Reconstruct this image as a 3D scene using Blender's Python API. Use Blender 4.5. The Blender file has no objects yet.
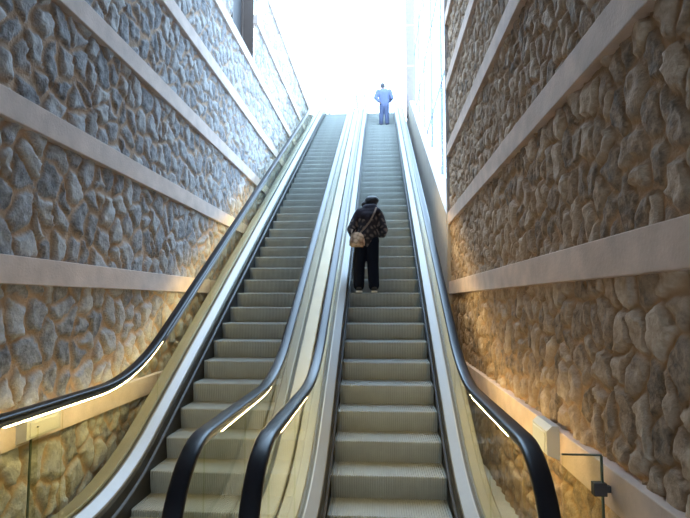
import bpy, bmesh, math, random
import numpy as np
from mathutils import Vector, Matrix
random.seed(7)
rng = np.random.RandomState(11)
scene = bpy.context.scene
COL = scene.collection
S = 1.1                      # metres per drawing unit (one unit = the clear step width)

# ------------------------------------------------------------------ materials
def mat(name):
    m = bpy.data.materials.new(name); m.use_nodes = True
    nt = m.node_tree
    return m, nt, nt.nodes['Principled BSDF']

def simple(name, col, rough=.5, metal=0., spec=.5, noise=0., nscale=8., bump=0., bscale=60., stretch=None):
    m, nt, b = mat(name)
    b.inputs['Base Color'].default_value = (*col, 1)
    b.inputs['Roughness'].default_value = rough
    b.inputs['Metallic'].default_value = metal
    b.inputs['Specular IOR Level'].default_value = spec
    tc = nt.nodes.new('ShaderNodeTexCoord')
    mp = nt.nodes.new('ShaderNodeMapping')
    if stretch: mp.inputs['Scale'].default_value = stretch
    nt.links.new(tc.outputs['Object'], mp.inputs['Vector'])
    if noise:
        n = nt.nodes.new('ShaderNodeTexNoise'); n.inputs['Scale'].default_value = nscale
        n.inputs['Detail'].default_value = 5
        r = nt.nodes.new('ShaderNodeValToRGB')
        r.color_ramp.elements[0].position = .3; r.color_ramp.elements[1].position = .7
        r.color_ramp.elements[0].color = (*[c*(1-noise) for c in col], 1)
        r.color_ramp.elements[1].color = (*[min(1, c*(1+noise)) for c in col], 1)
        nt.links.new(mp.outputs[0], n.inputs['Vector'])
        nt.links.new(n.outputs['Fac'], r.inputs['Fac'])
        nt.links.new(r.outputs['Color'], b.inputs['Base Color'])
    if bump:
        n2 = nt.nodes.new('ShaderNodeTexNoise'); n2.inputs['Scale'].default_value = bscale
        n2.inputs['Detail'].default_value = 4
        bp = nt.nodes.new('ShaderNodeBump'); bp.inputs['Strength'].default_value = bump
        bp.inputs['Distance'].default_value = .01
        nt.links.new(mp.outputs[0], n2.inputs['Vector'])
        nt.links.new(n2.outputs['Fac'], bp.inputs['Height'])
        nt.links.new(bp.outputs[0], b.inputs['Normal'])
    return m

def rubble_material(name, c_dark, c_mid, c_light, mortar):
    m, nt, b = mat(name)
    N = nt.nodes.new; Lk = nt.links.new
    b.inputs['Roughness'].default_value = .85
    b.inputs['Specular IOR Level'].default_value = .25
    tc = N('ShaderNodeTexCoord')
    a1 = N('ShaderNodeAttribute'); a1.attribute_name = 'stone'
    a2 = N('ShaderNodeAttribute'); a2.attribute_name = 'face'
    n1 = N('ShaderNodeTexNoise'); n1.inputs['Scale'].default_value = 14; n1.inputs['Detail'].default_value = 6
    n1.inputs['Roughness'].default_value = .7
    Lk(tc.outputs['Object'], n1.inputs['Vector'])
    ad = N('ShaderNodeMath'); ad.operation = 'MULTIPLY_ADD'; ad.inputs[1].default_value = .45
    mu = N('ShaderNodeMath'); mu.operation = 'MULTIPLY_ADD'; mu.inputs[1].default_value = 1.3; mu.inputs[2].default_value = -.37
    Lk(n1.outputs['Fac'], mu.inputs[0])
    Lk(a1.outputs['Fac'], ad.inputs[0]); Lk(mu.outputs[0], ad.inputs[2])
    r = N('ShaderNodeValToRGB'); e = r.color_ramp.elements
    e[0].position = .12; e[0].color = (*c_dark, 1); e[1].position = .9; e[1].color = (*c_light, 1)
    x = e.new(.5); x.color = (*c_mid, 1)
    Lk(ad.outputs[0], r.inputs['Fac'])
    n3 = N('ShaderNodeTexNoise'); n3.inputs['Scale'].default_value = 4; n3.inputs['Detail'].default_value = 4
    Lk(tc.outputs['Object'], n3.inputs['Vector'])
    mr = N('ShaderNodeValToRGB')
    mr.color_ramp.elements[0].position = .3; mr.color_ramp.elements[0].color = (*[c*.75 for c in mortar], 1)
    mr.color_ramp.elements[1].position = .7; mr.color_ramp.elements[1].color = (*[c*1.2 for c in mortar], 1)
    Lk(n3.outputs['Fac'], mr.inputs['Fac'])
    mx = N('ShaderNodeMix'); mx.data_type = 'RGBA'
    Lk(a2.outputs['Fac'], mx.inputs['Factor']); Lk(mr.outputs[0], mx.inputs['A']); Lk(r.outputs[0], mx.inputs['B'])
    Lk(mx.outputs['Result'], b.inputs['Base Color'])
    n2 = N('ShaderNodeTexNoise'); n2.inputs['Scale'].default_value = 45; n2.inputs['Detail'].default_value = 5
    Lk(tc.outputs['Object'], n2.inputs['Vector'])
    bp = N('ShaderNodeBump'); bp.inputs['Strength'].default_value = .7; bp.inputs['Distance'].default_value = .012
    Lk(n2.outputs['Fac'], bp.inputs['Height']); Lk(bp.outputs[0], b.inputs['Normal'])
    return m

def glass_material(name, tint, refl=1.0):
    m, nt, b = mat(name); nt.nodes.remove(b)
    N = nt.nodes.new; Lk = nt.links.new
    out = nt.nodes['Material Output']
    t = N('ShaderNodeBsdfTransparent'); t.inputs['Color'].default_value = (*tint, 1)
    g = N('ShaderNodeBsdfGlossy'); g.inputs['Roughness'].default_value = .02
    f = N('ShaderNodeFresnel'); f.inputs['IOR'].default_value = 1.45
    mu = N('ShaderNodeMath'); mu.operation = 'MULTIPLY'; mu.inputs[1].default_value = refl
    Lk(f.outputs[0], mu.inputs[0])
    ge = N('ShaderNodeNewGeometry'); iv = N('ShaderNodeMath'); iv.operation = 'SUBTRACT'; iv.inputs[0].default_value = 1
    Lk(ge.outputs['Backfacing'], iv.inputs[1])
    m2 = N('ShaderNodeMath'); m2.operation = 'MULTIPLY'; Lk(mu.outputs[0], m2.inputs[0]); Lk(iv.outputs[0], m2.inputs[1])
    mx = N('ShaderNodeMixShader'); Lk(m2.outputs[0], mx.inputs[0]); Lk(t.outputs[0], mx.inputs[1]); Lk(g.outputs[0], mx.inputs[2])
    Lk(mx.outputs[0], out.inputs['Surface'])
    return m

def emit_material(name, col, strength):
    m, nt, b = mat(name)
    b.inputs['Base Color'].default_value = (.9, .88, .8, 1)
    b.inputs['Emission Color'].default_value = (*col, 1)
    b.inputs['Emission Strength'].default_value = strength
    return m

def plaid_material(name):
    m, nt, b = mat(name); N = nt.nodes.new; Lk = nt.links.new
    b.inputs['Roughness'].default_value = .9
    tc = N('ShaderNodeTexCoord')
    w1 = N('ShaderNodeTexWave'); w1.bands_direction = 'DIAGONAL'; w1.inputs['Scale'].default_value = 5.5; w1.inputs['Distortion'].default_value = 6
    mp = N('ShaderNodeMapping'); mp.inputs['Scale'].default_value = (-1, 1, 1)
    w2 = N('ShaderNodeTexWave'); w2.bands_direction = 'DIAGONAL'; w2.inputs['Scale'].default_value = 5.5; w2.inputs['Distortion'].default_value = 6
    Lk(tc.outputs['Object'], w1.inputs['Vector']); Lk(tc.outputs['Object'], mp.inputs['Vector']); Lk(mp.outputs[0], w2.inputs['Vector'])
    mu = N('ShaderNodeMath'); mu.operation = 'MULTIPLY'
    Lk(w1.outputs['Fac'], mu.inputs[0]); Lk(w2.outputs['Fac'], mu.inputs[1])
    r = N('ShaderNodeValToRGB'); e = r.color_ramp.elements
    e[0].position = .1; e[0].color = (.024, .02, .026, 1); e[1].position = .75; e[1].color = (.17, .135, .12, 1)
    x = e.new(.3); x.color = (.06, .045, .046, 1)
    Lk(mu.outputs[0], r.inputs['Fac']); Lk(r.outputs[0], b.inputs['Base Color'])
    return m

def floral_material(name):
    m, nt, b = mat(name); N = nt.nodes.new; Lk = nt.links.new
    b.inputs['Roughness'].default_value = .7
    tc = N('ShaderNodeTexCoord')
    v = N('ShaderNodeTexVoronoi'); v.inputs['Scale'].default_value = 17
    Lk(tc.outputs['Object'], v.inputs['Vector'])
    r = N('ShaderNodeValToRGB'); e = r.color_ramp.elements
    e[0].position = .2; e[0].color = (.85, .6, .47, 1); e[1].position = .8; e[1].color = (.34, .17, .11, 1)
    x = e.new(.45); x.color = (.78, .56, .36, 1)
    Lk(v.outputs['Distance'], r.inputs['Fac']); Lk(r.outputs[0], b.inputs['Base Color'])
    return m

M = {}
M['rubble_l'] = rubble_material('granite rubble', (.13, .13, .14), (.37, .37, .385), (.55, .54, .53), (.43, .305, .215))
M['rubble_r'] = rubble_material('brown rubble', (.13, .098, .075), (.40, .275, .185), (.60, .455, .335), (.40, .245, .14))
M['band'] = simple('dressed stone', (.62, .5, .44), .8, noise=.12, nscale=5, bump=.25, bscale=50)
M['band_r'] = simple('dressed tan stone', (.60, .43, .33), .8, noise=.14, nscale=5, bump=.25, bscale=50)
M['pale'] = simple('pale render', (.36, .31, .285), .8, noise=.08, nscale=3)
M['floor'] = simple('pale floor tile', (.58, .55, .5), .5, noise=.1, nscale=4)
M['ceil'] = simple('ceiling plaster', (.8, .78, .74), .9, noise=.05)
M['step'] = simple('step aluminium', (.28, .29, .275), .55, .3, noise=.08, nscale=6)
M['steel'] = simple('brushed stainless steel', (.27, .275, .285), .5, .6, bump=.03, bscale=90, stretch=(1, .03, 1))
M['deck'] = simple('anodised deck', (.32, .30, .25), .45, .35, noise=.05, nscale=3)
M['black'] = simple('black skirt', (.02, .02, .022), .4, .2)
M['brush'] = simple('skirt brush', (.045, .045, .05), .55, .1)
M['rubber'] = simple('black rubber', (.011, .011, .015), .33, spec=.38)
M['track'] = simple('steel track', (.22, .22, .23), .3, 1.0)
M['gasket'] = simple('dark gasket', (.05, .048, .042), .5)
M['glass'] = glass_material('balustrade glass', (.955, .96, .885), .8)
M['wglass'] = glass_material('facade glass', (.97, .98, .985), .8)
M['edge'] = simple('glass edge', (.05, .07, .05), .3)
M['lamp'] = emit_material('warm strip', (1.0, .77, .34), 42.0)
M['lamp_dim'] = emit_material('warm strip dim', (1.0, .77, .34), 42.0)
M['lamp_mid'] = emit_material('warm strip between', (1.0, .77, .34), 13.0)
M['lamp_right'] = emit_material('warm strip right', (1.0, .77, .34), 68.0)
M['column'] = simple('pinkish plaster', (.2, .162, .158), .85, noise=.06)
M['skin_tan'] = simple('tanned skin', (.2, .125, .095), .6)
M['plastic'] = simple('white plastic', (.45, .435, .41), .4)
M['diff'] = simple('frosted diffuser', (.48, .465, .44), .3)
M['iron'] = simple('brown bracket', (.06, .045, .04), .5, .3)
M['brown'] = simple('brown shutter', (.105, .075, .062), .6, noise=.12, nscale=3)
M['bframe'] = simple('dark frame', (.03, .025, .025), .5)
M['mullion'] = simple('grey mullion', (.22, .24, .26), .4, .3)
M['skin'] = simple('skin', (.52, .33, .25), .6)
M['hair'] = simple('dark hair', (.008, .007, .010), .5, bump=.3, bscale=90)
M['plaid'] = plaid_material('plaid coat')
M['scarf'] = simple('dark scarf', (.022, .018, .03), .9, noise=.5, nscale=14)
M['trouser'] = simple('navy trousers', (.007, .010, .02), .9, spec=.15)
M['shoe'] = simple('dark shoe', (.015, .015, .018), .6)
M['sole'] = simple('white sole', (.75, .73, .68), .7)
M['bag'] = floral_material('floral bag')
M['strap'] = simple('tan strap', (.2, .13, .09), .7)
M['shirt'] = simple('blue shirt', (.095, .115, .21), .8, noise=.1)
M['jeans'] = simple('blue jeans', (.06, .075, .14), .85, noise=.12)
M['grey_hair'] = simple('short grey hair', (.05, .05, .06), .7)
M['belt'] = simple('dark belt', (.03, .03, .05), .6)
M['bshoe'] = simple('brown shoe', (.05, .05, .09), .6)

# ------------------------------------------------------------------ helpers
def tag(o, label=None, cat=None, group=None, kind=None):
    if label: o['label'] = label
    if cat: o['category'] = cat
    if group: o['group'] = group
    if kind: o['kind'] = kind
    return o

def empty(name, loc):
    o = bpy.data.objects.new(name, None); o.empty_display_size = .2
    o.location = loc; COL.objects.link(o); return o

def link(name, me, m, parent=None, loc=None, smooth=False, shift=True):
    """loc: where the mesh's own origin goes (vertices given in world units)."""
    if m is not None and not me.materials: me.materials.append(m)
    o = bpy.data.objects.new(name, me); COL.objects.link(o)
    base = Vector((0, 0, 0))
    if parent is not None:
        o.parent = parent
        p = parent
        while p is not None: base += p.location; p = p.parent
    if loc is None: loc = base.copy()
    loc = Vector(loc)
    if shift: me.transform(Matrix.Translation(-loc))
    o.location = loc-base
    if smooth:
        for p in me.polygons: p.use_smooth = True
    return o

def mesh_from(name, verts, faces):
    me = bpy.data.meshes.new(name); me.from_pydata([tuple(v) for v in verts], [], faces); me.update(); return me

def bm_mesh(name, bm):
    bmesh.ops.recalc_face_normals(bm, faces=bm.faces)
    me = bpy.data.meshes.new(name); bm.to_mesh(me); bm.free(); return me

def add_box(bm, x0, x1, y0, y1, z0, z1, bev=0.):
    r = bmesh.ops.create_cube(bm, size=1)
    vs = r['verts']
    for v in vs:
        v.co = Vector((x0+(v.co.x+.5)*(x1-x0), y0+(v.co.y+.5)*(y1-y0), z0+(v.co.z+.5)*(z1-z0)))
    if bev:
        es = list({e for v in vs for e in v.link_edges})
        bmesh.ops.bevel(bm, geom=es, offset=bev, segments=2, affect='EDGES', profile=.5)

def box(name, m, x0, x1, y0, y1, z0, z1, parent=None, bev=0., loc=None):
    bm = bmesh.new(); add_box(bm, x0, x1, y0, y1, z0, z1, bev)
    if loc is None and parent is None: loc = ((x0+x1)/2, (y0+y1)/2, z0)
    return link(name, bm_mesh(name, bm), m, parent, loc)

def ring_sweep(name, rings, closed=True, caps=True):
    n = len(rings[0]); verts = [p for r in rings for p in r]; faces = []
    for i in range(len(rings)-1):
        for j in range(n if closed else n-1):
            a = i*n+j; b = i*n+(j+1) % n
            faces.append((a, b, b+n, a+n))
    if caps and closed:
        faces.append(tuple(range(n-1, -1, -1))); faces.append(tuple((len(rings)-1)*n+k for k in range(n)))
    bm = bmesh.new()
    vs = [bm.verts.new(v) for v in verts]
    for f in faces: bm.faces.new([vs[i] for i in f])
    return bm_mesh(name, bm)

# ------------------------------------------------------------------ value noise
def vnoise(x, y, seed, sc):
    x = x/sc; y = y/sc
    xi = np.floor(x).astype(int); yi = np.floor(y).astype(int); fx = x-xi; fy = y-yi
    def h(a, b):
        n = (a*374761393 + b*668265263 + seed*974711) & 0x7fffffff
        n = ((n ^ (n >> 13))*1274126177) & 0x7fffffff
        return ((n ^ (n >> 16)) & 0xffff)/65535.
    fx = fx*fx*(3-2*fx); fy = fy*fy*(3-2*fy)
    return (h(xi, yi)*(1-fx)+h(xi+1, yi)*fx)*(1-fy)+(h(xi, yi+1)*(1-fx)+h(xi+1, yi+1)*fx)*fy

def rubble_wall(name, m, xf, into, ys, zs, cw, ch, seed, hole=None, amp=1.0):
    """undressed stone wall: front faces at xf, joints sunk towards `into` (+1 / -1)."""
    Y, Z = np.meshgrid(ys, zs)                     # rows z
    wy = Y+(vnoise(Y, Z, seed+1, .16)-.5)*.085+(vnoise(Y, Z, seed+2, .05)-.5)*.03
    wz = Z+(vnoise(Y, Z, seed+3, .16)-.5)*.085+(vnoise(Y, Z, seed+4, .05)-.5)*.03
    ci = np.floor(wy/cw).astype(int); cj = np.floor(wz/ch).astype(int)
    def hsh(i, j, k):
        n = (i*73856093 ^ j*19349663 ^ (seed+k)*83492791) & 0x7fffffff
        n = ((n ^ (n >> 15))*2246822519) & 0x7fffffff
        n = ((n ^ (n >> 13))*3266489917) & 0x7fffffff
        return ((n ^ (n >> 16)) & 0xffffff)/16777215.
    pts = []
    for di in range(-2, 3):
        for dj in range(-2, 3):
            i = ci+di; j = cj+dj
            py = (i+.5+.5*(j % 2)+(hsh(i, j, 1)-.5)*.95)*cw; pz = (j+.5+(hsh(i, j, 2)-.5)*.95)*ch
            d = ((wy-py)/cw)**2+((wz-pz)/ch)**2-.12*(hsh(i, j, 3))
            pts.append((d, py, pz, hsh(i, j, 4), hsh(i, j, 5), hsh(i, j, 6)))
    D = np.stack([p[0] for p in pts]); o = np.argsort(D, 0)[:2]
    g = lambda k, r: np.take_along_axis(np.stack([p[k] for p in pts]), o[r:r+1], 0)[0]
    d1, d2 = g(0, 0), g(0, 1)
    sep = np.sqrt(((g(1, 0)-g(1, 1))/cw)**2+((g(2, 0)-g(2, 1))/ch)**2)+1e-3
    e = (d2-d1)/(2*sep)                            # distance to the joint, in cell units
    rs, ra, rb = g(3, 0), g(4, 0), g(5, 0)
    jw = .045+.07*vnoise(Y, Z, seed+9, .5)          # joint half width
    s = np.clip((e-jw)/.13, 0, 1); prof = 1-(1-s)**2.2
    tilt = (ra-.5)*(wy-g(1, 0))*.22+(rb-.5)*(wz-g(2, 0))*.22
    rough = (vnoise(Y, Z, seed+5, .07)-.5)*.022+(vnoise(Y, Z, seed+6, .03)-.5)*.012
    out = prof*(.018+.018*rs)+(tilt*.4+rough*.75)*prof+(vnoise(Y, Z, seed+7, .05)-.5)*.01
    X = xf+into*(.066-np.minimum(out, .062)*amp)
    face = np.clip((e-jw*.8)/.06, 0, 1)
    nz, ny = Y.shape
    verts = np.stack([X, Y, Z], -1).reshape(-1, 3)
    idx = np.arange(nz*ny).reshape(nz, ny)
    q = np.stack([idx[:-1, :-1], idx[:-1, 1:], idx[1:, 1:], idx[1:, :-1]], -1)
    if into > 0: q = q[..., ::-1]
    keep = np.ones(q.shape[:2], bool)
    if hole:
        yc = (Y[:-1, :-1]+Y[1:, 1:])/2; zc = (Z[:-1, :-1]+Z[1:, 1:])/2
        keep &= ~((yc > hole[0]) & (yc < hole[1]) & (zc > hole[2]) & (zc < hole[3]))
    q = q[keep].reshape(-1, 4)
    me = bpy.data.meshes.new(name)
    me.vertices.add(len(verts)); me.vertices.foreach_set('co', verts.ravel())
    me.loops.add(q.size); me.loops.foreach_set('vertex_index', q.ravel().astype(np.int32))
    me.polygons.add(len(q)); me.polygons.foreach_set('loop_start', np.arange(0, q.size, 4).astype(np.int32))
    me.update(calc_edges=True)
    for nm, arr in (('stone', rs), ('face', face)):
        at = me.attributes.new(nm, 'FLOAT', 'POINT'); at.data.foreach_set('value', arr.ravel().astype(np.float32))
    o = link(name, me, m, None, (xf, 0, 0), smooth=True)
    tag(o, kind='structure')
    return o

def spaced(a, b, f):
    out = [a]
    while out[-1] < b: out.append(out[-1]+f(out[-1]))
    out[-1] = b
    return np.array(out)

# ------------------------------------------------------------------ levels (camera eye is z = 0 while drawing)
FLOOR = -1.75
XL, XR = -2.398, 1.067           # band faces on the two walls
BZ0, BSP, BH = .112, 1.0788, .19
C_BACK = -4.374                  # line through the backs of the treads: z = C_BACK + T*y
T = math.tan(math.radians(30))
STEP_Y0, RISE = 4.6656, .2
RUN = RISE/T
TOP = -1.68+.2*44
UP = TOP+.02                     # upper landing
WTOP = BZ0+BSP*6+.17
YCEIL = 6.2
YRW = 8.312

# ------------------------------------------------------------------ room shell
wl_hole = (8.42, 10.02, BZ0+4*BSP+BH-.02, WTOP+1)
ys = spaced(-6, 24, lambda y: .2 if y < 1.9 else (.015+.0032*max(0, y-2.4)))
zs = spaced(FLOOR, WTOP, lambda z: .02)
rubble_wall('wall_left', M['rubble_l'], XL, -1, ys, zs, .195, .25, 3, wl_hole)
ys = spaced(-6, YRW, lambda y: .15 if y < 1.4 else (.0105+.0036*max(0, y-1.7)))
zs = spaced(FLOOR, WTOP, lambda z: .016)
rubble_wall('wall_right', M['rubble_r'], XR, 1, ys, zs, .15, .2, 21)
tn = 0
def trim(m, *b, bev=.006):
    global tn
    tn += 1
    return tag(box('trim_%d' % tn, m, *b, bev=bev), kind='structure')
for k in range(-1, 7):
    z = BZ0+k*BSP
    if k < 5:
        trim(M['band'], XL-.12, XL, -6, 24, z, z+BH)
    else:
        trim(M['band'], XL-.12, XL, -6, 8.42, z, z+BH); trim(M['band'], XL-.12, XL, 10.02, 24, z, z+BH)
    trim(M['band_r'], XR, XR+.12, -6, YRW, z, z+BH)
trim(M['pale'], XR-.004, XR+.35, YRW, YRW+.1, FLOOR, WTOP+.05)          # end post of the right wall
def slab(name, m, *b):
    return tag(box(name, m, *b), kind='structure')
slab('floor', M['floor'], -4, 2.6, -12, 24, FLOOR-.3, FLOOR)
bm = bmesh.new()                                 # wall behind the viewer with an unseen open doorway, added to let in fill daylight
DX0, DX1, DZ = -2.3, .9, FLOOR+2.3
add_box(bm, -4, DX0, -6.2, -6, FLOOR, WTOP+.3); add_box(bm, DX1, 2.6, -6.2, -6, FLOOR, WTOP+.3); add_box(bm, DX0, DX1, -6.2, -6, DZ, WTOP+.3)
tag(link('wall_back', bm_mesh('wall_back', bm), M['ceil'], None, (0, -6, FLOOR)), kind='structure')
bm = bmesh.new()
add_box(bm, DX0, DX0+.06, -6.22, -5.98, FLOOR, DZ); add_box(bm, DX1-.06, DX1, -6.22, -5.98, FLOOR, DZ); add_box(bm, DX0, DX1, -6.22, -5.98, DZ-.06, DZ)
tag(link('added_door_1', bm_mesh('added_door_1', bm), M['mullion'], None, ((DX0+DX1)/2, -6, FLOOR)), kind='structure')  # frame round the doorway added for daylight fill
slab('ceiling', M['ceil'], -4, 2.6, -6.2, YCEIL, WTOP+.02, WTOP+.3)
slab('floor_upper', M['floor'], -2.2, 1.0, 20.6, 34, UP-.4, UP)
# opening in the left wall with a dark recessed shutter
w1 = box('window_1', M['bframe'], XL-.36, XL-.30, 8.42, 10.02, BZ0+4*BSP+BH, WTOP)
tag(w1, kind='structure')
bm = bmesh.new()
add_box(bm, XL-.31, XL-.085, 10.0, 10.06, BZ0+4*BSP+BH, WTOP); add_box(bm, XL-.31, XL-.085, 8.36, 8.44, BZ0+4*BSP+BH, WTOP)
link('reveal', bm_mesh('reveal', bm), M['brown'], w1)
bm = bmesh.new()
for y in (8.46, 9.2, 9.9): add_box(bm, XL-.31, XL-.27, y, y+.07, BZ0+4*BSP+BH, WTOP)
link('shutter_rail', bm_mesh('shutter_rail', bm), M['brown'], w1)
bm = bmesh.new(); add_box(bm, XL-.30, XL+.0, 8.40, 10.04, BZ0+4*BSP+BH, BZ0+4*BSP+BH+.015)
link('window_sill', bm_mesh('window_sill', bm), M['pale'], w1)

# sloping parapet to the right of the escalators, past the end of the wall
PX0, PX1 = XR-.01, XR+.2
ring = lambda y, zt: [(PX0, y, FLOOR), (PX0, y, zt), (PX1, y, zt), (PX1, y, FLOOR)]
pz = lambda y: .58*y-3.5
me = ring_sweep('wall_parapet', [ring(8.42, pz(8.42)), ring(17.9, pz(17.9)), ring(20.6, pz(17.9))])
tag(link('wall_parapet', me, M['pale'], None, (PX0, 8.42, FLOOR)), kind='structure')
# glazed facade above the parapet
w2 = tag(box('window_2', M['mullion'], PX1-.05, PX1, 8.42, 17.9, 10.9, 11.0), kind='structure')
edges = [8.42, 10.3, 12.2, 14.1, 16.0, 17.9]
for i, y in enumerate(edges):
    bm = bmesh.new(); add_box(bm, PX1-.05, PX1, y-.02, y+.02, pz(min(y, 17.9)), 10.9)
    link('mullion', bm_mesh('mullion', bm), M['mullion'], w2)
for i in range(5):
    y0, y1 = edges[i]+.02, edges[i+1]-.02
    x = PX1-.03
    me = ring_sweep('pane', [[(x, y0, pz(y0)), (x, y0, 10.9), (x+.01, y0, 10.9), (x+.01, y0, pz(y0))],
                             [(x, y1, pz(y1)), (x, y1, 10.9), (x+.01, y1, 10.9), (x+.01, y1, pz(y1))]])
    link('pane', me, M['wglass'], w2)
for z in (4.3, 6.4, 8.5):
    ya = max(8.42, (0)); yb = min(17.9, (z+3.5)/.58)
    bm = bmesh.new(); add_box(bm, PX1-.045, PX1-.005, ya, yb, z, z+.03)
    link('transom', bm_mesh('transom', bm), M['mullion'], w2)
# pale round-cornered column at the far end of the facade
col = empty('column', (1.13, 18.6, UP-.6))
box('shaft', M['column'], .99, 1.27, 18.45, 18.75, UP-.6, 13.0, col, .02)
for z in (8.35, 9.85, 11.35):
    box('ring_joint', M['pale'], .985, 1.275, 18.445, 18.755, z, z+.05, col, .004)
tag(col, 'pale square column with thin joint rings beyond the glass facade at the top', 'column')

# ------------------------------------------------------------------ escalators
def path(y, off, zlo, zhi, tl):
    """two level runs joined by a 30 degree run, z = T*y + off between, rounded over tangent length tl"""
    yl = (zlo-off)/T; yh = (zhi-off)/T
    def blend(y, yb, s):
        a = yb-tl; u = (y-a)/(2*tl)
        return T*tl*u*u if s > 0 else 0
    if y <= yl-tl: return zlo
    if y < yl+tl: return zlo+T*(2*tl)*((y-yl+tl)/(2*tl))**2/2
    if y <= yh-tl: return T*y+off
    if y < yh+tl: return zhi-T*(2*tl)*((yh+tl-y)/(2*tl))**2/2
    return zhi
N_OFF = C_BACK+RISE
NFLOOR = -1.74
nose = lambda y: path(y, N_OFF, NFLOOR, UP-.02, .6)
R_OFF = C_BACK+1.0775-.02
RLO, RHI = -.665, UP+1.02
rail = lambda y: path(y, R_OFF, RLO, RHI, .6)
YN0, YN1, RN = 2.72, 22.3, .45         # newel centres and radius
DECK0, DECK1 = 2.5, 22.5

def ysamples(a, b):
    out = []
    y = a
    while y < b-1e-6:
        out.append(y)
        curved = abs(y-4.1) < 1.6 or abs(y-19.8) < 1.6
        y += .08 if curved else .5
    out.append(b)
    return out

def prism(name, sec, xc, sx, y0, y1, m, parent, clip=None, pf=nose):
    rings = []
    for y in ysamples(y0, y1):
        n = pf(y)
        r = [(xc+sx*u, y, (max(n+h, clip) if clip is not None else n+h)) for u, h in sec]
        rings.append(r if sx > 0 else r)
    return link(name, ring_sweep(name, rings), m, parent)

def rail_path():
    pts = []
    zc = RLO-RN
    for a in np.linspace(-80, 90, 24): pts.append((YN0-RN*math.cos(math.radians(a)), zc+RN*math.sin(math.radians(a))))
    pts += [(y, rail(y)) for y in ysamples(YN0+.1, YN1-.1)]
    zc = RHI-RN
    for a in np.linspace(90, -80, 24): pts.append((YN1+RN*math.cos(math.radians(a)), zc+RN*math.sin(math.radians(a))))
    return pts
RP = rail_path()
def rail_sweep(name, sec, xc, m, parent, sel=lambda i, p: True):
    rings = []
    for i, p in enumerate(RP):
        if not sel(i, p): continue
        a = RP[max(0, i-1)]; b = RP[min(len(RP)-1, i+1)]
        ty, tz = b[0]-a[0], b[1]-a[1]; L = math.hypot(ty, tz); ty /= L; tz /= L
        ny, nz = -tz, ty
        rings.append([(xc+u, p[0]+ny*v, p[1]+nz*v) for u, v in sec])
    return link(name, ring_sweep(name, rings), m, parent, smooth=True)
RAILSEC = []
for k in range(20):
    a = 2*math.pi*k/20
    c, s = math.cos(a), math.sin(a)
    RAILSEC.append((.046*math.copysign(abs(c)**.65, c), .019*math.copysign(abs(s)**.65, s)))

def make_step():
    """one cleated step, origin at the middle of its nosing"""
    prof_h = [(.40, 0), (.2, 0), (.03, 0), (.004, -.004), (0, -.014), (.004, -.07), (.014, -.13), (.03, -.2), (.04, -.235)]
    prof_l = [(.40, -.011), (.2, -.011), (.03, -.011), (.014, -.013), (.008, -.02), (.0105, -.07), (.0205, -.13), (.0365, -.2), (.0465, -.235)]
    W = .492; n = 50; p = 2*W/n
    cols = []
    for i in range(n):
        x = -W+i*p
        cols += [(x, prof_h), (x+p*.5, prof_h), (x+p*.62, prof_l), (x+p*.9, prof_l)]
    cols.append((W, prof_h))
    verts = []; faces = []; k = len(prof_h)
    for x, pr in cols: verts += [(x, y, z) for y, z in pr]
    for i in range(len(cols)-1):
        for j in range(k-1):
            faces.append((i*k+j, i*k+j+1, (i+1)*k+j+1, (i+1)*k+j))
    b = len(verts)
    verts += [(-W, .40, -.235), (W, .40, -.235)]
    last = (len(cols)-1)*k
    faces.append(tuple(list(range(0, k))+[b])[::-1])
    faces.append(tuple(list(range(last, last+k))+[b+1]))
    bm = bmesh.new(); vs = [bm.verts.new(v) for v in verts]
    for f in faces: bm.faces.new([vs[i] for i in f])
    me = bm_mesh('step', bm); me.materials.append(M['step']); return me
STEP = make_step()

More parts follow.
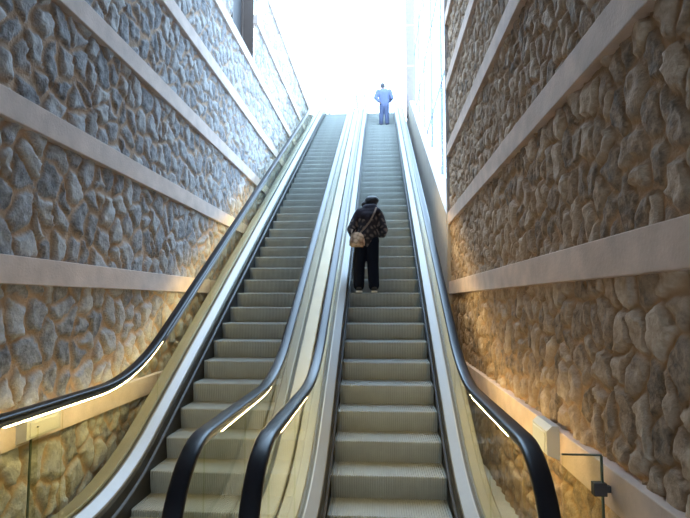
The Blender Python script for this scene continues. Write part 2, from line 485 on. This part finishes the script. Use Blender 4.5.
def escalator(xc, label, wide):
    e = empty('escalator', (xc, DECK0, FLOOR))
    tag(e, label, 'escalator', 'escalators side by side')
    # steps
    for k in range(-4, 48):
        yb = STEP_Y0+RUN*k-RUN; z = -1.68+RISE*k
        if k == -1: z = NFLOOR+.005
        if k < -1: z = NFLOOR
        if k == 44: z = TOP-.03
        if k > 44: z = TOP
        o = bpy.data.objects.new('step', STEP); COL.objects.link(o); o.parent = e
        o.location = Vector((xc, yb, z))-e.location
    for s in (-1, 1):
        ow = wide[0] if s < 0 else wide[1]
        prism('skirt_panel', [(.503, -.33), (.503, .165), (.517, .185), (.535, .175), (.535, -.33)], xc, s, DECK0, DECK1, M['black'], e)
        prism('skirt_brush', [(.488, .045), (.484, .055), (.488, .065), (.503, .075), (.503, .04)], xc, s, 3.6, 20.4, M['brush'], e)
        prism('inner_deck', [(.535, .15), (.518, .187), (.524, .2), (.600, .24), (.612, .24), (.612, .15)], xc, s, DECK0, DECK1, M['steel'], e)
        prism('gasket', [(.612, .15), (.612, .226), (.648, .226), (.648, .15)], xc, s, DECK0, DECK1, M['gasket'], e)
        prism('outer_deck', [(.648, .15), (.648, .24), (.655, .248), (ow-.012, .248), (ow, .24), (ow, .15)], xc, s, DECK0, DECK1, M['deck'], e)
        prism('side_cladding', [(ow-.03, -1.0), (ow-.03, .15), (ow-.006, .15), (ow-.006, -1.0)], xc, s, DECK0, DECK1, M['deck'], e, clip=FLOOR)
        xg = xc+s*.63
        rail_sweep('handrail', RAILSEC, xg, M['rubber'], e)
        rail_sweep('handrail_track', [(-.028, -.018), (.028, -.018), (.030, -.032), (.018, -.05), (-.018, -.05), (-.030, -.032)], xg, M['track'], e)
        rail_sweep('light_strip', [(-.012, -.05), (.012, -.05), (.012, -.060), (-.012, -.060)], xg, M['lamp_right'] if (s > 0 and xc > 0) else M['lamp'], e,
                   lambda i, p: 2.95 < p[0] < 5.3 and p[1] > RLO-.02)
        rail_sweep('light_strip', [(-.012, -.05), (.012, -.05), (.012, -.060), (-.012, -.060)], xg, M['lamp_mid'] if (s > 0) == (xc < 0) else M['lamp_dim'], e,
                   lambda i, p: 5.3 < p[0] < 10.2)
        iu = -s                                   # towards the steps
        lip = [(iu*.022, -.045), (iu*.016, -.045), (iu*.016, -.082), (iu*.022, -.082)]
        rail_sweep('added_light_shade', lip, xg, M['track'], e, lambda i, p: 5.1 < p[0] < 10.4)  # lip added to keep the strip's light off the steps
        # glass panels, one object each
        def top(y):
            if y < YN0: return RLO-RN+math.sqrt(max(0, (RN-.045)**2-(YN0-y)**2))
            if y > YN1: return RHI-RN+math.sqrt(max(0, (RN-.045)**2-(y-YN1)**2))
            dy = .05
            sl = (rail(y+dy)-rail(y-dy))/(2*dy)
            return rail(y)-.046*math.sqrt(1+sl*sl)
        bot = lambda y: nose(y)+.2
        seams = [YN0-RN+.05, 2.72, 3.55]
        while seams[-1] < 20: seams.append(seams[-1]+1.55)
        seams.append(YN1+RN-.05)
        for a, b in zip(seams[:-1], seams[1:]):
            n = max(2, int((b-a)/.07))
            rings = []
            for y in np.linspace(a+.003, b-.003, n+1):
                t_, b_ = top(y), bot(y)
                if t_ < b_+.02: t_ = b_+.02
                rings.append([(xg-.006, y, b_), (xg-.006, y, t_), (xg+.006, y, t_), (xg+.006, y, b_)])
            link('glass_panel', ring_sweep('glass_panel', rings), M['glass'], e)
    bm = bmesh.new(); add_box(bm, xc-.5, xc+.5, 1.6, 3.3, FLOOR, FLOOR+.012, .003)
    link('landing_plate', bm_mesh('landing_plate', bm), M['step'], e)
    bm = bmesh.new(); add_box(bm, xc-.5, xc+.5, 20.62, 22.4, UP, UP+.012, .003)
    link('landing_plate', bm_mesh('landing_plate', bm), M['step'], e)
    return e
XE_R, XE_L = .068, -1.525
escalator(XE_L, 'long empty escalator beside the left stone wall with black handrails and glass sides', (.765, .79))
er = escalator(XE_R, 'long escalator carrying two people between the empty escalator and the right wall', (.79, .765))

for y in (16.3, 12.7, 10.1):                  # small dark studs on the outer deck
    z = nose(y)+.248; x = XE_R+.75
    bm = bmesh.new(); add_box(bm, x-.03, x+.03, y-.03, y+.03, z-.01, z+.012, .004); add_box(bm, x-.018, x+.03, y-.02, y+.02, z+.008, z+.075, .008)
    link('deck_stud', bm_mesh('deck_stud', bm), M['iron'], er)
# ------------------------------------------------------------------ wall fittings
def lightbox(x, into, y0, y1, z0, z1, label):
    e = empty('wall_lamp', (x, (y0+y1)/2, z0))
    s = -into
    rings = []
    d = .075*s; c = .03
    for y in (y0, y1):
        rings.append([(x, y, z0), (x+d, y, z0+c), (x+d, y, z1-c), (x+d*.55, y, z1), (x, y, z1)])
    link('housing', ring_sweep('housing', rings), M['plastic'], e)
    bm = bmesh.new(); xa, xb = sorted((x+d*.98, x+d*1.08)); add_box(bm, xa, xb, y0+.03, y1-.03, z0+c+.012, z1-c-.012, .003)
    link('diffuser', bm_mesh('diffuser', bm), M['diff'], e)
    tag(e, label, 'wall lamp', None)
    return e
zl = BZ0-BSP
lightbox(XL, -1, 3.43, 3.80, zl+.02, zl+.2, 'white box lamp on the left wall band, seen through the left handrail glass')
lightbox(XR, 1, 3.32, 3.62, zl+.02, zl+.22, 'white angular box lamp on the right wall band behind the right newel')

def barrier(x0, x1, y, ztop, xclamp, s, label):
    e = empty('glass_barrier', ((x0+x1)/2, y, FLOOR))
    bm = bmesh.new(); add_box(bm, x0, x1, y-.006, y+.006, FLOOR+.0, ztop, .002)
    link('glass_sheet', bm_mesh('glass_sheet', bm), M['glass'], e)
    bm = bmesh.new(); add_box(bm, x0, x1, y-.007, y+.007, ztop, ztop+.006)
    link('top_edge', bm_mesh('top_edge', bm), M['edge'], e)
    bm = bmesh.new(); xx = x1 if s > 0 else x0
    add_box(bm, xx-.004, xx+.004, y-.008, y+.008, FLOOR, ztop)
    link('side_edge', bm_mesh('side_edge', bm), M['edge'], e)
    if xclamp is None:
        return tag(e, label, 'glass barrier')
    bm = bmesh.new(); add_box(bm, xclamp-.03, xclamp+.03, y-.022, y+.022, ztop-.18, ztop-.12, .004)
    add_box(bm, min(xclamp, xclamp+s*.05), max(xclamp, xclamp+s*.05), y-.012, y+.012, ztop-.165, ztop-.135, .002)
    link('clamp', bm_mesh('clamp', bm), M['iron'], e)
    tag(e, label, 'glass barrier')
barrier(.85, 1.03, 2.62, -.72, 1.015, 1, 'narrow glass barrier with dark clamp between right newel and right wall')
barrier(-2.36, -2.31, 3.53, -.85, None, -1, 'thin upright glass edge below the white lamp on the left wall')

# ------------------------------------------------------------------ people
def cap(bm, a, b, ra, rb, n=14, sq=1.0):
    """tapered capsule from a to b; sq flattens it front to back"""
    a = Vector(a); b = Vector(b); ax = b-a; L = ax.length
    for c, r in ((a, ra), (b, rb)):
        m = Matrix.Translation(c) @ Matrix.Diagonal((1, sq, 1, 1))
        bmesh.ops.create_uvsphere(bm, u_segments=n, v_segments=10, radius=r, matrix=m)
    if L > 1e-4:
        q = ax.to_track_quat('Z', 'Y').to_matrix().to_4x4()
        r = bmesh.ops.create_cone(bm, cap_ends=True, segments=n, radius1=ra, radius2=rb, depth=L)
        for v in r['verts']:
            p = q @ v.co
            p.y *= sq if abs(ax.normalized().z) > .5 else 1
            v.co = p+(a+b)/2

def ell(bm, c, r, rot=None):
    m = Matrix.Translation(c)
    if rot is not None: m = m @ rot.to_4x4()
    bmesh.ops.create_uvsphere(bm, u_segments=20, v_segments=14, radius=1, matrix=m @ Matrix.Diagonal((*r, 1)))

def fuse(name, bm, m, parent, vox=.012, smooth=4):
    """melt overlapping volumes into one continuous skin"""
    me = bpy.data.meshes.new(name); bm.to_mesh(me); bm.free()
    tmp = bpy.data.objects.new(name+'_tmp', me); COL.objects.link(tmp)
    r = tmp.modifiers.new('r', 'REMESH'); r.mode = 'VOXEL'; r.voxel_size = vox
    s = tmp.modifiers.new('s', 'SMOOTH'); s.iterations = smooth; s.factor = .5
    dg = bpy.context.evaluated_depsgraph_get(); dg.update()
    out = bpy.data.meshes.new_from_object(tmp.evaluated_get(dg))
    out.name = name
    bpy.data.objects.remove(tmp); bpy.data.meshes.remove(me)
    out.materials.clear()
    out.materials.append(m)
    base = Vector((0, 0, 0)); p = parent
    while p is not None: base += p.location; p = p.parent
    out.transform(Matrix.Translation(base))
    return link(name, out, m, parent, smooth=True)

def hand(bm, wrist, d, side):
    """palm and five curled fingers; d = pointing direction, side = thumb direction"""
    w = Vector(wrist); d = Vector(d).normalized(); t = Vector(side).normalized(); t = (t-d*t.dot(d)).normalized(); n = d.cross(t)
    for k in (-.5, .5): cap(bm, w, w+d*.05+t*.022*k, .017, .018, 8)
    for i, ln in enumerate((.05, .058, .054, .042)):
        r = w+d*.055+t*(.026-.0175*i)
        a = r+d*ln*.55+n*.006; b = a+d*ln*.3+n*.022
        cap(bm, r, a, .0085, .008, 8); cap(bm, a, b, .008, .0065, 8)
    a = w+d*.02+t*.022; b = a+t*.022+d*.025; c = b+d*.022+n*.012
    cap(bm, a, b, .0105, .009, 8); cap(bm, b, c, .009, .007, 8)

# --- woman, head bowed, on the tenth step
SK = 9
wy, wz = STEP_Y0+RUN*SK-RUN+.115, -1.68+RISE*SK
W = empty('person', (-.165, wy, wz))
tag(W, 'person in dark plaid jacket and navy trousers, head bowed, with a tan shoulder bag', 'person')
bm = bmesh.new()
hc = Vector((.045, .10, 1.225))                                  # head bowed forward
ell(bm, hc, (.077, .088, .098), Matrix.Rotation(math.radians(-38), 3, 'X'))
ell(bm, hc+Vector((0, .055, -.062)), (.052, .05, .05))           # jaw
ell(bm, hc+Vector((0, .098, -.035)), (.012, .02, .016))          # nose
for s in (-1, 1): ell(bm, hc+Vector((s*.076, .01, -.02)), (.012, .022, .03))
cap(bm, (.03, .02, 1.06), (.042, .07, 1.16), .047, .045)
cap(bm, (0, 0, .72), (.02, .01, 1.05), .12, .11, sq=.75)
for s in (-1, 1):
    cap(bm, (.01+s*.15, .0, 1.04), (.005+s*.215, -.02, .83), .045, .04)
    cap(bm, (.005+s*.215, -.02, .83), (s*.17, .16, .80), .036, .028)
    cap(bm, (-.022+s*.085, 0, .70), (-.028+s*.098, .01, .40), .075, .055)
    cap(bm, (-.028+s*.098, .01, .40), (-.022+s*.107, -.005, .08), .052, .038)
    cap(bm, (-.022+s*.107, -.02, .045), (-.022+s*.110, .09, .035), .03, .03)
    hand(bm, (s*.17, .165, .80), (-s*.35, .9, .05), (-s*.3, 0, 1))
body = fuse('body', bm, M['skin'], W, .009, 3)
for s in (-1, 1):
    for nm, r, off, mm in (('eye', .011, .0, M['sole']), ('pupil', .006, .008, M['hair'])):
        b2 = bmesh.new(); ell(b2, W.location+hc+Vector((s*.03, .082+off, .005)), (r, r*.7, r))
        link(nm, bm_mesh(nm, b2), mm, W, smooth=True)
b2 = bmesh.new(); ell(b2, W.location+hc+Vector((0, .094, -.075)), (.022, .008, .006))
link('mouth', bm_mesh('mouth', b2), M['strap'], W, smooth=True)
bm = bmesh.new()
ell(bm, hc+Vector((.0, -.028, .016)), (.098, .088, .086)); ell(bm, hc+Vector((.035, -.02, .04)), (.082, .08, .06))
ell(bm, hc+Vector((-.085, -.045, -.022)), (.055, .055, .05)); ell(bm, hc+Vector((.0, -.05, -.05)), (.085, .05, .06))
fuse('hair', bm, M['hair'], W, .009, 2)
bm = bmesh.new()                                                  # jacket
cap(bm, (-.005, 0, .74), (0, 0, .80), .158, .155, 18, .72)
cap(bm, (0, 0, .80), (.01, .005, 1.0), .155, .155, 18, .75)
cap(bm, (-.13, 0, 1.045), (.15, .0, 1.05), .075, .075)
cap(bm, (-.06, .01, 1.09), (.10, .015, 1.09), .065, .065)
for s, ex, ez in ((-1, -.235, .85), (1, .225, .845)):
    cap(bm, (.01+s*.155, 0, 1.04), (ex, -.02, ez), .068, .064)
    cap(bm, (ex, -.02, ez), (ex*.95, .10, .80), .064, .052); cap(bm, (ex*.95, .10, .80), (s*.178, .155, .80), .05, .044)
fuse('jacket', bm, M['plaid'], W, .011, 4)
bm = bmesh.new()                                                  # scarf over the shoulders
cap(bm, (-.11, -.035, 1.07), (.13, -.025, 1.085), .07, .066); cap(bm, (-.02, -.01, 1.13), (.075, 0, 1.14), .068, .068)
cap(bm, (-.06, -.07, 1.03), (.06, -.07, 1.03), .06, .06); cap(bm, (-.14, -.03, 1.04), (-.19, -.03, .95), .05, .045)
cap(bm, (0, -.09, 1.0), (.0, -.095, .95), .05, .035)
fuse('scarf', bm, M['scarf'], W, .011, 3)
bm = bmesh.new()                                                  # wide trousers
cap(bm, (-.085, 0, .70), (.065, 0, .70), .10, .10)
for xa, xb, xc_ in ((-.082, -.125, -.13), (.062, .070, .082)):
    cap(bm, (xa, 0, .70), (xb, .0, .40), .098, .084); cap(bm, (xb, .0, .40), (xc_, -.005, .10), .084, .078)
fuse('trousers', bm, M['trouser'], W, .011, 3)
for x in (-.128, .088):
    b2 = bmesh.new(); L0 = W.location
    cap(b2, L0+Vector((x, -.045, .05)), L0+Vector((x*1.05, .13, .042)), .044, .038, 12)
    sh = fuse('shoe', b2, M['shoe'], W, .008, 3)
    sh.data.transform(Matrix.Translation(-W.location))
    b2 = bmesh.new(); add_box(b2, L0.x+x-.045, L0.x+x+.045, L0.y-.1, L0.y+.165, L0.z, L0.z+.026, .01)
    link('shoe_sole', bm_mesh('shoe_sole', b2), M['sole'], sh)

WH = 1.06
def taller(o):
    for c in o.children:
        if c.type == 'MESH': c.data.transform(Matrix.Diagonal((1, 1, WH, 1)))
        taller(c)
taller(W)
# --- shoulder bag on her left hip
bx, by, bz = W.location.x-.145, W.location.y-.185, W.location.z+.60*WH
B = empty('shoulder_bag', (bx, by, bz))
tag(B, 'tan floral shoulder bag hanging on the back of the person in the plaid jacket', 'bag')
bm = bmesh.new()
prof = [(-.106, .0), (-.115, .04), (-.10, .13), (-.075, .185), (-.03, .205), (.03, .205), (.075, .185), (.098, .13), (.11, .04), (.10, .0)]
fr = [bm.verts.new((bx+u, by-.042, bz+h)) for u, h in prof]; bk = [bm.verts.new((bx+u, by+.042, bz+h)) for u, h in prof]
bm.faces.new(fr); bm.faces.new(bk[::-1])
for i in range(len(prof)): bm.faces.new([fr[i], fr[(i+1) % len(prof)], bk[(i+1) % len(prof)], bk[i]])
bmesh.ops.recalc_face_normals(bm, faces=bm.faces)
bmesh.ops.bevel(bm, geom=list(bm.edges), offset=.018, segments=3, affect='EDGES')
link('pouch', bm_mesh('pouch', bm), M['bag'], B, smooth=True)
def ribbon(name, pts, w, t, m, parent):
    rings = []
    for i, p in enumerate(pts):
        a = Vector(pts[max(0, i-1)]); b = Vector(pts[min(len(pts)-1, i+1)]); d = (b-a).normalized()
        n = Vector((0, -1, .2)).normalized(); s = d.cross(n).normalized(); n = s.cross(d)
        p = Vector(p); rings.append([p+s*w+n*t, p-s*w+n*t, p-s*w-n*t, p+s*w-n*t])
    return link(name, ring_sweep(name, rings), m, parent)
L0 = W.location
ribbon('strap', [L0+Vector((p[0], p[1], p[2]*WH)) for p in ((-.10, -.185, .79), (-.04, -.175, .85), (.04, -.165, .95), (.095, -.135, 1.06), (.12, -.075, 1.135), (.13, .0, 1.16), (.13, .07, 1.12), (.09, .125, 1.0))], .012, .004, M['strap'], B)
ribbon('strap', [L0+Vector((p[0], p[1], p[2]*WH)) for p in ((-.215, -.185, .75), (-.225, -.16, .80), (-.215, -.12, .84))], .012, .004, M['strap'], B)

# --- man near the top, blue shirt
MK = 38
my, mz = STEP_Y0+RUN*MK-RUN+.10, -1.68+RISE*MK
P = empty('person', (.182, my, mz))
tag(P, 'person in blue shirt and jeans standing with bent arms near the top of the escalator', 'person')
bm = bmesh.new()
hc = Vector((-.045, .03, 1.385))
ell(bm, hc, (.074, .088, .097)); ell(bm, hc+Vector((0, .045, -.06)), (.048, .045, .045)); ell(bm, hc+Vector((0, .09, -.02)), (.012, .02, .018))
for s in (-1, 1): ell(bm, hc+Vector((s*.076, 0, -.015)), (.012, .02, .028))
cap(bm, (-.03, 0, 1.22), (-.043, .015, 1.33), .05, .047)
cap(bm, (0, 0, .72), (-.01, 0, 1.15), .125, .14, sq=.7)
arms = {-1: [(-.20, 0, 1.19), (-.285, -.04, .96), (-.165, -.09, .79)], 1: [(.19, 0, 1.19), (.262, -.01, .95), (.17, .14, .86)]}
for s in (-1, 1):
    a, b, c = arms[s]
    cap(bm, a, b, .046, .04); cap(bm, b, c, .038, .028)
    d = Vector(c)-Vector(b); hand(bm, c, d, (0, 0, 1) if s > 0 else (0, -1, .2))
    cap(bm, (s*.08, 0, .70), (s*.092, .01, .38), .08, .056); cap(bm, (s*.092, .01, .38), (s*.10, 0, .07), .052, .038)
    cap(bm, (s*.10, -.01, .045), (s*.108, .12, .035), .03, .03)
fuse('body', bm, M['skin_tan'], P, .009, 3)
L0 = P.location
for s in (-1, 1):
    for nm, r, off, mm in (('eye', .011, .0, M['sole']), ('pupil', .006, .008, M['hair'])):
        b2 = bmesh.new(); ell(b2, L0+hc+Vector((s*.027, .074+off, .008)), (r, r*.7, r))
        link(nm, bm_mesh(nm, b2), mm, P, smooth=True)
b2 = bmesh.new(); ell(b2, L0+hc+Vector((0, .084, -.058)), (.022, .008, .006)); link('mouth', bm_mesh('mouth', b2), M['strap'], P, smooth=True)
bm = bmesh.new(); ell(bm, hc+Vector((0, -.02, .016)), (.08, .086, .09)); ell(bm, hc+Vector((0, -.045, -.03)), (.068, .045, .055))
fuse('hair', bm, M['grey_hair'], P, .009, 2)
bm = bmesh.new()
cap(bm, (.01, 0, .72), (.0, 0, .92), .172, .178, 18, .72); cap(bm, (0, 0, .92), (-.01, 0, 1.10), .178, .185, 18, .72)
cap(bm, (-.17, 0, 1.17), (.165, 0, 1.16), .085, .085); cap(bm, (-.09, 0, 1.22), (.06, 0, 1.22), .065, .065)
for s in (-1, 1):
    a, b, c = arms[s]
    cap(bm, a, b, .08, .074); m_ = Vector(b).lerp(Vector(c), .85); cap(bm, b, m_, .07, .05)
fuse('shirt', bm, M['shirt'], P, .012, 4)
bm = bmesh.new()
cap(bm, (-.065, 0, .68), (.07, 0, .68), .105, .105)
for s in (-1, 1):
    cap(bm, (s*.075, 0, .68), (s*.09, .0, .38), .10, .08); cap(bm, (s*.09, 0, .38), (s*.102, -.005, .09), .08, .07)
fuse('jeans', bm, M['jeans'], P, .012, 3)
for s in (-1, 1):
    b2 = bmesh.new()
    cap(b2, (s*.102, -.04, .046), (s*.11, .14, .042), .046, .04, 12)
    fuse('shoe', b2, M['bshoe'], P, .008, 2)

# ------------------------------------------------------------------ to metres, floor at z = 0
EYE = -FLOOR
done = set()
for o in scene.objects:
    o.location *= S
    if o.parent is None: o.location.z += EYE*S
    if o.type == 'MESH' and o.data.name not in done:
        o.data.transform(Matrix.Scale(S, 4)); done.add(o.data.name)

# ------------------------------------------------------------------ camera, daylight
cam = bpy.data.cameras.new('camera'); co = bpy.data.objects.new('camera', cam); COL.objects.link(co)
cam.sensor_width = 36; cam.lens = 530.8/690*36; cam.clip_start = .05; cam.clip_end = 300
co.location = (0, 0, EYE*S)
co.rotation_euler = (math.radians(90+4.547), 0, math.radians(3.735))
scene.camera = co
wd = bpy.data.worlds.new('sky'); scene.world = wd; wd.use_nodes = True
bg = wd.node_tree.nodes['Background']
bg.inputs['Color'].default_value = (.50, .73, 1.0, 1); bg.inputs['Strength'].default_value = 9.5
scene.view_settings.view_transform = 'Standard'; scene.view_settings.look = 'None'
scene.view_settings.gamma = 1; scene.view_settings.use_curve_mapping = False
scene.view_settings.exposure = 0.0
scene.cycles.max_bounces = 10; scene.cycles.transparent_max_bounces = 24
